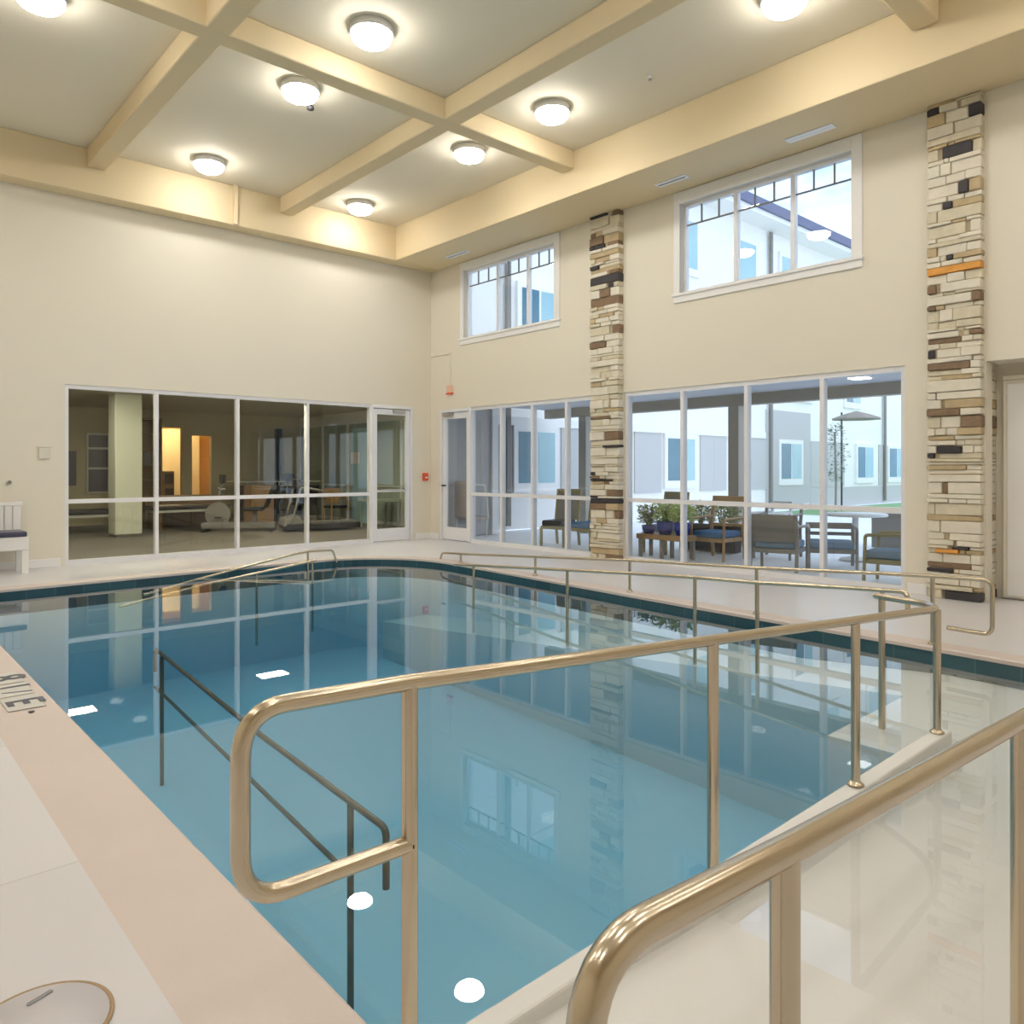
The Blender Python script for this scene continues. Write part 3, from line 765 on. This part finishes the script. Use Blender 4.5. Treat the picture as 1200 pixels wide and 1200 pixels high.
def recumbent(x, y, rz, label):
    t = thing('exercise_bike', (x, y, 0), label, 'exercise bike', 'exercise machines on the gym carpet', rz)
    MB().box(-.8, .8, -.09, .09, .06, .20).build('base_beam', M['grey'], t, bevel=.02)
    MB().box(-.78, -.68, -.32, .32, 0, .07).build('foot', M['black'], t, bevel=.01)
    MB().box(.66, .76, -.32, .32, 0, .07).build('foot', M['black'], t, bevel=.01)
    MB().box(-.55, -.10, -.22, .22, .46, .54).build('seat', M['black'], t, bevel=.03)
    MB().hexa([(-.62, -.2, .52), (-.54, -.2, .52), (-.54, .2, .52), (-.62, .2, .52)], [(-.80, -.2, 1.0), (-.72, -.2, 1.0), (-.72, .2, 1.0), (-.80, .2, 1.0)]).build('backrest', M['black'], t, bevel=.02)
    MB().tube([(-.35, 0, .2), (-.35, 0, .46)], .05).build('seat_post', M['grey'], t)
    MB().tube([(.45, -.07, .38), (.45, .07, .38)], .27, n=24).build('flywheel_cover', M['grey'], t)
    MB().tube([(.5, 0, .5), (.38, 0, 1.1)], .03).build('mast', M['grey'], t)
    MB().box(.30, .40, -.16, .16, 1.08, 1.28).build('console', M['black'], t, bevel=.02)
    MB().tube([(.34, -.22, .95), (.44, 0, .98), (.34, .22, .95)], .015).build('handlebar', M['gearwhite'], t)
    for s in (-1, 1): MB().box(.36, .50, s * .14 - .04, s * .14 + .04, .30, .33).build('pedal', M['black'], t)
    return t
recumbent(6.9, 16.9, 2.6, 'grey recumbent exercise bike nearest the second mullion of the gym glazing')
treadmill(8.4, 15.9, 2.9, 'black treadmill lying low behind the third tall pane')
recumbent(9.2, 18.75, 1.7, 'dark exercise bike behind the fourth tall pane')
t = thing('reception_desk', (9.4, 20.1, 0), 'dark desk with a pale glass counter top behind the third tall pane', 'desk')
MB().box(8.35, 10.3, 19.7, 20.4, 0, .95).build('body', M['black'], t, t.location, bevel=.01)
MB().box(8.0, 10.36, 19.6, 20.5, 1.05, 1.08).build('counter_top', M['gearwhite'], t, t.location, bevel=.008)
for xx in (8.4, 9.3, 10.2): MB().tube([(xx, 20, .95), (xx, 20, 1.05)], .02).build('standoff', M['chrome'], t, t.location)
t = thing('side_cabinet', (8.4, 19.0, 0), 'tan cabinet just left of the dark desk in the gym', 'cabinet')
MB().box(8.05, 8.65, 18.9, 19.4, 0, .98).build('body', M['wood'], t, t.location, bevel=.01)
MB().box(8.10, 8.60, 18.88, 18.9, .1, .9).build('cabinet_door', M['wood'], t, t.location, bevel=.008)
# glazed partition along the right side of the gym
t = thing('glazed_partition', (10.45, 18.0, 0), 'sage partition with pale mullions along the right side of the gym', 'partition')
f = MB(); ys_ = [13.0, 14.3, 15.6, 16.9, 18.2, 19.6, 20.98]
for yy in ys_: f.box(10.40, 10.49, yy - .03, yy + .03, 0, 2.62)
f.box(10.40, 10.49, 13.0, 20.98, 2.62, 2.94); f.box(10.41, 10.49, 13.0, 20.98, 0, .08); f.box(10.42, 10.49, 13.0, 20.98, .95, .99)
f.build('partition_frame', M['gearwhite'], t, t.location)
for a, b_ in zip(ys_, ys_[1:]): MB().box(10.45, 10.47, a + .03, b_ - .03, .08, 2.62).build('pane', M['sage'], t, t.location)
t = thing('wood_armchair', (9.8, 17.7, 0), 'small orange wooden armchair behind the fourth tall pane', 'chair')
MB().box(9.55, 10.05, 17.5, 17.95, .40, .46).build('seat', M['black'], t, t.location, bevel=.02)
MB().box(9.55, 10.05, 17.9, 17.95, .5, .9).build('backrest', M['wood'], t, t.location, bevel=.01)
for xx in (9.55, 10.01):
    MB().box(xx, xx + .04, 17.5, 17.9, .62, .66).build('arm', M['wood'], t, t.location)
    for yy in (17.5, 17.9): MB().box(xx, xx + .04, yy, yy + .04, 0, .62).build('leg', M['wood'], t, t.location)
t = thing('aqua_door', (10.38, 17.4, 0), 'pale aqua door with a white notice beside the glass pool door', 'door')
MB().box(10.34, 10.39, 17.0, 17.85, 0, 2.5).build('leaf', M['aqua_glass'], t, t.location, bevel=.01)
MB().box(10.325, 10.34, 17.45, 17.85, 1.55, 1.85).build('notice', M['mark'], t, t.location)
t = thing('bed_table', (9.9, 15.7, 0), 'sage low table seen at the left edge of the glass door', 'table')
MB().box(9.5, 10.3, 15.4, 16.1, .62, .68).build('table_top', M['sage'], t, t.location, bevel=.01)
for xx in (9.52, 10.22):
    for yy in (15.45, 16.0): MB().box(xx, xx + .05, yy, yy + .05, 0, .62).build('leg', M['sage'], t, t.location)
for xx, ly in ((2.5, 13.06), (5.6, 13.06), (8.7, 13.06), (3.4, 15.8), (7.2, 15.8)):  # front row added unseen to brighten the gym; deeper pair also follows water reflections
    t = thing('gym_fill_light', (xx, ly, 2.95), 'flat square gym ceiling light above the glazing head, added out of view to brighten the gym', 'ceiling light', 'flat lights on the gym ceiling')
    MB().box(xx - .32, xx + .32, ly - .2, ly + .2, 2.92, 2.948).build('housing', M['white'], t, t.location, bevel=.004)
    MB().box(xx - .29, xx + .29, ly - .17, ly + .17, 2.905, 2.92).build('diffuser', M['gymfill'], t, t.location)

# ================================================================ patio and courtyard
struct(MB().box(9.66, 60, -25, 13.0, -.12, -.012).box(9.24, 9.66, 2.6, 12.7, -.12, -.006).build('floor_patio', M['paver']), 'bright pale pavement of the patio and courtyard')
tag(MB().box(22.5, 45, 6.2, 12.6, -.04, 0).build('lawn', M['grass']), 'strip of green lawn in front of the courtyard building', 'grass', kind='stuff')
struct(MB().box(9.25, 12.7, -8, 12.6, 2.78, 3.1).build('ceiling_patio', M['patioceil']), 'grey ceiling of the covered patio')
struct(MB().box(12.4, 12.62, -8, 12.6, 2.58, 2.78).build('patio_beam', M['taupe']), 'taupe beam along the outer edge of the patio')
struct(MB().box(9.25, 10.6, 12.42, 12.6, 0, 2.78).build('wall_patio_end', M['greywall']), 'shaded grey wall at the end of the patio')
struct(MB().box(10.6, 10.76, 12.36, 12.6, 0, 2.78).build('patio_corner_post', M['stucco']))
def pillar(y, lab):
    t = thing('patio_pillar', (12.5, y, 0), lab, 'pillar', 'square pillars of the patio')
    MB().box(12.39, 12.61, y - .11, y + .11, .1, 2.575).build('shaft', M['taupe'], t, t.location, bevel=.01)
    MB().box(12.36, 12.64, y - .14, y + .14, 0, .1).build('plinth', M['taupe'], t, t.location, bevel=.01)
pillar(11.4, 'taupe patio pillar seen just left of the middle stone column')
pillar(7.62, 'taupe patio pillar seen in the second pane right of the middle stone column')
t = thing('patio_light', (11.2, 4.8, 2.78), 'bright rectangular light on the patio ceiling at the upper right pane', 'ceiling light')
MB().box(11.05, 11.35, 4.65, 4.95, 2.74, 2.778).build('housing', M['white'], t, t.location, bevel=.005)
MB().box(11.08, 11.32, 4.68, 4.92, 2.725, 2.74).build('diffuser', M['patiolamp'], t, t.location)

# courtyard building
B = thing('courtyard_building', (20, 13.0, 0), 'long white and grey three storey building across the courtyard with a slate roof', 'building')
BL = B.location
FY = 13.0; BX0, BX1 = 10.7, 37.0
MB().box(BX0, BX1, FY, FY + 9, 0, 9.35).box(9.3, BX0, FY, FY + 9, 3.1, 9.35).build('wall', M['stucco'], B, BL)
def bpart(name, mbx, m, parent=None): return mbx.build(name, m, parent or B, BL)
# siding panels at ground floor
for a, b_ in ((10.9, 11.7), (13.35, 14.9), (15.1, 15.9), (16.2, 17.38), (19.3, 20.7), (21.9, 23.3), (26.2, 28.9), (32.1, 32.7), (35.3, 36.9)):
    bpart('siding_panel', MB().box(a, b_, FY - .04, FY, .75, 2.42), M['siding'])
bpart('siding_panel', MB().box(26.2, 36.9, FY - .03, FY, 0, .72), M['siding'])
bpart('siding_panel', MB().box(23.1, 26.15, FY - .05, FY, .2, 3.4), M['siding'])
bpart('trim_band', MB().box(BX0, 23.0, FY - .08, FY, 2.42, 2.62), M['stucco'])
def bwin(x0, x1, z0, z1, m1, m2, tr=.14, split=True):
    f = bpart('window', MB().box(x0 - tr, x1 + tr, FY - .09, FY, z0 - tr * 1.6, z1 + tr), M['stucco'])
    xm = (x0 + x1) / 2
    if split:
        bpart('pane', MB().box(x0, xm - .04, FY - .10, FY - .09, z0, z1), m1, f)
        bpart('pane', MB().box(xm + .04, x1, FY - .10, FY - .09, z0, z1), m2, f)
    else: bpart('pane', MB().box(x0, x1, FY - .10, FY - .09, z0, z1), m1, f)
bg_, aq = M['blue_glass'], M['aqua_glass']
for a, b_, sp in ((11.87, 13.06, True), (17.62, 18.92, True), (24.01, 25.4, True), (30.0, 31.4, True), (33.05, 34.6, True), (21.0, 21.7, False)):
    bwin(a, b_, 1.08, 2.28, bg_, aq, split=sp)
for a, b_ in ((11.98, 13.15), (15.2, 16.3), (18.4, 19.6), (21.4, 22.6), (25.0, 26.2), (29, 30.2)):
    bwin(a, b_, 4.0, 5.65, bg_, aq)
for a, b_ in ((12.2, 13.3), (15.2, 16.3), (18.0, 19.05), (21.43, 22.35), (24.05, 24.6), (27.4, 28.3), (31, 32)):
    bwin(a, b_, 7.3, 8.66, aq, aq, split=False)
for xx in (11.53, 14.6, 23.3, 32.55): bpart('downspout', MB().box(xx - .06, xx + .06, FY - .14, FY - .06, .1, 9.3), M['grey'])
ev = MB().box(BX0 - .5, BX1 + .5, FY - .75, FY + 9.7, 9.35, 9.5)
bpart('soffit', ev, M['stucco'])
rf = MB(); a0, a1, b0, b1, zt = BX0 - .6, BX1 + .6, FY - .85, FY + 9.8, 9.5
rf.add([(a0, b0, zt), (a1, b0, zt), (a1, b1, zt), (a0, b1, zt), (a0, b0, zt + .3), (a1, b0, zt + .3), (a1, b1, zt + .3), (a0, b1, zt + .3),
        (a0 + 5, (b0 + b1) / 2, zt + 1.1), (a1 - 5, (b0 + b1) / 2, zt + 1.1)],
       [(3, 2, 1, 0), (0, 1, 5, 4), (1, 2, 6, 5), (2, 3, 7, 6), (3, 0, 4, 7), (4, 5, 9, 8), (5, 6, 9), (6, 7, 8, 9), (7, 4, 8)])
bpart('roof', rf, M['roof'])

# ---------------- patio furniture
def armchair(label, x, y, rz, wood, cush, back='open', sh=.40, bh=.96, wd=.60, arms=True, group='armchairs on the patio', cat='chair', name='patio_armchair'):
    """faces local +Y"""
    t = thing(name, (x, y, -.006), label, cat, group, rz); h = wd / 2
    MB().box(-h + .03, h - .03, -.28, .28, sh - .13, sh - .07).build('seat_frame', wood, t, bevel=.006)
    MB().box(-h + .05, h - .05, -.26, .29, sh - .07, sh + .03).build('cushion', cush, t, bevel=.03, seg=3)
    b = MB(); b.hexa([(-h, -.30, sh - .05), (-h + .045, -.30, sh - .05), (-h + .045, -.25, sh - .05), (-h, -.25, sh - .05)], [(-h, -.40, bh), (-h + .045, -.40, bh), (-h + .045, -.36, bh), (-h, -.36, bh)])
    b.hexa([(h - .045, -.30, sh - .05), (h, -.30, sh - .05), (h, -.25, sh - .05), (h - .045, -.25, sh - .05)], [(h - .045, -.40, bh), (h, -.40, bh), (h, -.36, bh), (h - .045, -.36, bh)])
    b.box(-h + .045, h - .045, -.40, -.365, bh - .09, bh)
    if back == 'open':
        b.box(-h + .045, h - .045, -.32, -.28, sh + .08, sh + .13)
    b.build('back_frame', wood, t, bevel=.005)
    if back == 'panel':
        MB().hexa([(-h + .045, -.295, sh + .02), (h - .045, -.295, sh + .02), (h - .045, -.265, sh + .02), (-h + .045, -.265, sh + .02)],
                  [(-h + .045, -.39, bh - .09), (h - .045, -.39, bh - .09), (h - .045, -.36, bh - .09), (-h + .045, -.36, bh - .09)]).build('backrest', M['wicker'], t, bevel=.004)
    for s in (-1, 1):
        if arms: MB().tube([(s * (h - .02), -.33, sh + .24), (s * (h - .02), .26, sh + .22), (s * (h - .02), .28, 0)], .021, fillet=.04).build('arm', wood, t)
        else: MB().box(s * (h - .025) - .022, s * (h - .025) + .022, .23, .275, 0, sh - .1).build('leg', wood, t, bevel=.004)
        MB().hexa([(s * (h - .025) - .022, -.36, 0), (s * (h - .025) + .022, -.36, 0), (s * (h - .025) + .022, -.32, 0), (s * (h - .025) - .022, -.32, 0)],
                  [(s * (h - .025) - .022, -.30, sh), (s * (h - .025) + .022, -.30, sh), (s * (h - .025) + .022, -.25, sh), (s * (h - .025) - .022, -.25, sh)]).build('leg', wood, t, bevel=.004)
    return t
R90 = PI / 2
armchair('olive wooden side chair with dark cushion, two panes left of the middle stone column', 9.95, 9.72, R90 + .25, M['olive'], M['black'], 'panel', .45, 1.04, .52, False)
armchair('olive wooden side chair with a blue cushion directly left of the middle stone column', 9.95, 8.98, R90, M['olive'], M['blue'], 'open', .45, 1.02, .56, False)
armchair('tan wooden armchair with bright blue cushion behind the second pane right of the middle column', 10.3, 6.62, R90, M['wood'], M['blue'], 'open', .42, .98, .62)
armchair('dark framed patio armchair with blue cushion partly behind a white mullion', 11.2, 6.1, R90 + .2, M['taupe_wood'], M['blue'], 'open', .45, .85, .6)
armchair('grey wicker backed armchair turned away, centred in the third pane right of the middle column', 9.75, 5.28, -R90 + .25, M['taupe_wood'], M['paleblue'], 'panel', .40, .80, .66)
armchair('slate blue cushioned armchair just right of the wicker backed one', 10.62, 4.95, R90 + .5, M['taupe_wood'], M['paleblue'], 'open', .36, .62, .66)
armchair('armchair with olive back and blue seat at the right end of the glazing', 9.75, 3.75, .12, M['olive'], M['paleblue'], 'panel', .38, .80, .62)
armchair('white framed chair far out on the patio behind the wicker backed armchair', 12.0, 6.75, 1.2, M['white'], M['blush'], 'open', .42, .85, .5)

t = thing('high_back_chair', (9.75, 12.1, 0), 'tall taupe canvas high backed chair behind the patio door glass', 'chair')
MB().box(9.52, 9.64, 11.86, 12.32, .40, 1.16).build('backrest', M['blush'], t, t.location, bevel=.03, seg=3)
MB().box(9.62, 10.05, 11.86, 12.32, .36, .44).build('seat', M['blush'], t, t.location, bevel=.02)
for yy in (11.84, 12.34): MB().tube([(9.60, yy, 1.10), (9.95, yy, 1.08), (10.03, yy, .40)], .02, fillet=.05).build('arm', M['gearwhite'], t, t.location)
for xx in (9.58, 10.02):
    for yy in (11.88, 12.30): MB().tube([(xx, yy, 0), (xx, yy, .40)], .018).build('leg', M['gearwhite'], t, t.location)

# planter bench
t = thing('planter_bench', (9.75, 7.12, 0), 'low tan wooden bench carrying blue pots beside the middle stone column', 'bench')
MB().box(9.55, 9.90, 6.72, 7.62, .30, .38).build('bench_top', M['wood'], t, t.location, bevel=.008)
for yy in (6.74, 7.13, 7.54):
    for xx in (9.57, 9.84): MB().box(xx, xx + .05, yy, yy + .05, 0, .30).build('leg', M['taupe_wood'], t, t.location, bevel=.003)
def plant(root, x, y, z, h, r_, n_, m, seed, stems=True):
    rnd = random.Random(seed); f = MB(); s = MB()
    for i in range(n_):
        a = rnd.uniform(0, 2 * PI); rr = r_ * rnd.random() ** .6; zz = z + h * rnd.uniform(.15, 1)
        px, py = x + rr * math.cos(a), y + rr * math.sin(a)
        if i % 5 == 0: s.tube([(x + .02 * math.cos(a), y + .02 * math.sin(a), z - .03), ((x + px) / 2, (y + py) / 2, (z + zz) / 2 + .02), (px, py, zz)], .003, n=5)
        ln = rnd.uniform(.05, .10); d = Vector((math.cos(a) + rnd.uniform(-.6, .6), math.sin(a) + rnd.uniform(-.6, .6), rnd.uniform(-.3, .9))).normalized()
        sd = d.cross(Vector((rnd.uniform(-1, 1), rnd.uniform(-1, 1), 1))).normalized() * ln * .22
        p = Vector((px, py, zz)); nrm = d.cross(sd).normalized() * .004
        q0, q1, q2, q3 = p, p + d * ln * .45 + sd, p + d * ln, p + d * ln * .45 - sd
        f.add([q0, q1 + nrm, q2, q3 + nrm, p + d * ln * .45 - nrm], [(0, 1, 4), (1, 2, 4), (2, 3, 4), (3, 0, 4)], 0)
    f.build('foliage', m, root, root.location)
    s.build('stems', M['leaf2'], root, root.location)
def pot(x, y, z, r_, h, lab, m, seed):
    t = thing('potted_plant', (x, y, z), lab, 'plant', 'potted plants on the planter bench')
    MB().lathe([(r_ * .7, 0), (r_ * .95, h * .5), (r_, h * .9), (r_ * 1.06, h), (r_ * .9, h), (r_ * .88, h * .85)], (x, y, z), n=20).build('pot', M['pot'], t, t.location)
    MB().lathe([(r_ * .87, h * .8), (r_ * .87, h * .86)], (x, y, z), n=16).build('soil', M['soil'], t, t.location)
    plant(t, x, y, z + h * .86, .32, .15, 300, m, seed)
pot(9.72, 7.50, .38, .11, .13, 'small blue pot with olive foliage, left on the planter bench', M['leaf2'], 1)
pot(9.72, 7.18, .38, .125, .20, 'cobalt blue pot with bright grassy leaves in the middle of the bench', M['leaf'], 2)
pot(9.72, 6.86, .38, .125, .20, 'cobalt blue pot with light green leaves at the right end of the bench', M['leaf'], 3)
t = thing('planter_box', (11.25, 7.35, 0), 'long dark planter full of yellow green shrubs behind the tan armchair', 'planter')
MB().box(11.1, 11.4, 6.85, 7.9, 0, .45).build('box', M['soil'], t, t.location, bevel=.01)
for k in range(5): plant(t, 11.25, 6.95 + k * .2, .45, .38, .18, 170, M['leaf'] if k % 2 else M['leaf2'], 20 + k)
armchair('olive wooden chair standing behind the blue pots next to the middle stone column', 10.45, 7.75, R90, M['olive'], M['blue'], 'panel', .45, 1.02, .5, False)

t = thing('round_table', (11.75, 5.1, 0), 'white round pedestal table between the patio armchairs', 'table')
MB().lathe([(.45, .68), (.46, .70), (.45, .72), (.01, .722)], (11.75, 5.1, 0), n=36).build('table_top', M['white'], t, t.location)
MB().lathe([(.24, 0), (.22, .03), (.05, .06), (.045, .68)], (11.75, 5.1, 0), n=24).build('pedestal', M['white'], t, t.location)
t = thing('low_planter_wall', (14.2, 4.9, 0), 'low grey block planter outside by the right edge of the glazing', 'planter')
MB().box(13.9, 14.5, 4.0, 5.75, 0, .62).build('block', M['wicker'], t, t.location, bevel=.01)
MB().box(13.86, 14.54, 3.96, 5.79, .62, .70).build('cap', M['stucco'], t, t.location, bevel=.01)

# courtyard umbrella and small tree
t = thing('patio_umbrella', (25.1, 11.35, 0), 'brown open umbrella out on the lawn by the white building', 'umbrella')
MB().tube([(25.1, 11.35, 0), (25.1, 11.35, 3.3)], .03).build('pole', M['dark'], t, t.location)
MB().lathe([(.80, 3.06), (.78, 3.10), (.45, 3.22), (.03, 3.34)], (25.4, 11.0, 0), n=8, smooth=False).build('canopy', M['umbrella'], t, t.location)
for k in range(8):
    a = 2 * PI * k / 8; MB().tube([(25.4, 11.0, 3.28), (25.4 + .76 * math.cos(a), 11.0 + .76 * math.sin(a), 3.07)], .012, n=6).build('rib', M['dark'], t, t.location)
t = thing('young_tree', (23.9, 11.0, 0), 'slim young green tree in front of the white building', 'tree')
MB().tube([(23.9, 11.0, 0), (23.92, 11.0, 1.2), (23.88, 11.02, 2.6)], .035, n=8).build('trunk', M['taupe_wood'], t, t.location)
rnd = random.Random(3); f = MB()
for i in range(420):
    a = rnd.uniform(0, 2 * PI); z = rnd.uniform(1.0, 2.9); rr = .42 * rnd.random() ** .5 * (1 - abs(z - 1.9) / 1.4)
    p = Vector((23.9 + rr * math.cos(a), 11.0 + rr * math.sin(a), z)); d = Vector((math.cos(a), math.sin(a), rnd.uniform(-.5, .5))).normalized() * .11
    sd = Vector((-d.y, d.x, rnd.uniform(-.05, .05))) * .35
    f.add([p, p + d * .5 + sd, p + d, p + d * .5 - sd, p + d * .5 + Vector((0, 0, .01))], [(0, 1, 4), (1, 2, 4), (2, 3, 4), (3, 0, 4)])
f.build('foliage', M['sage'], t, t.location)
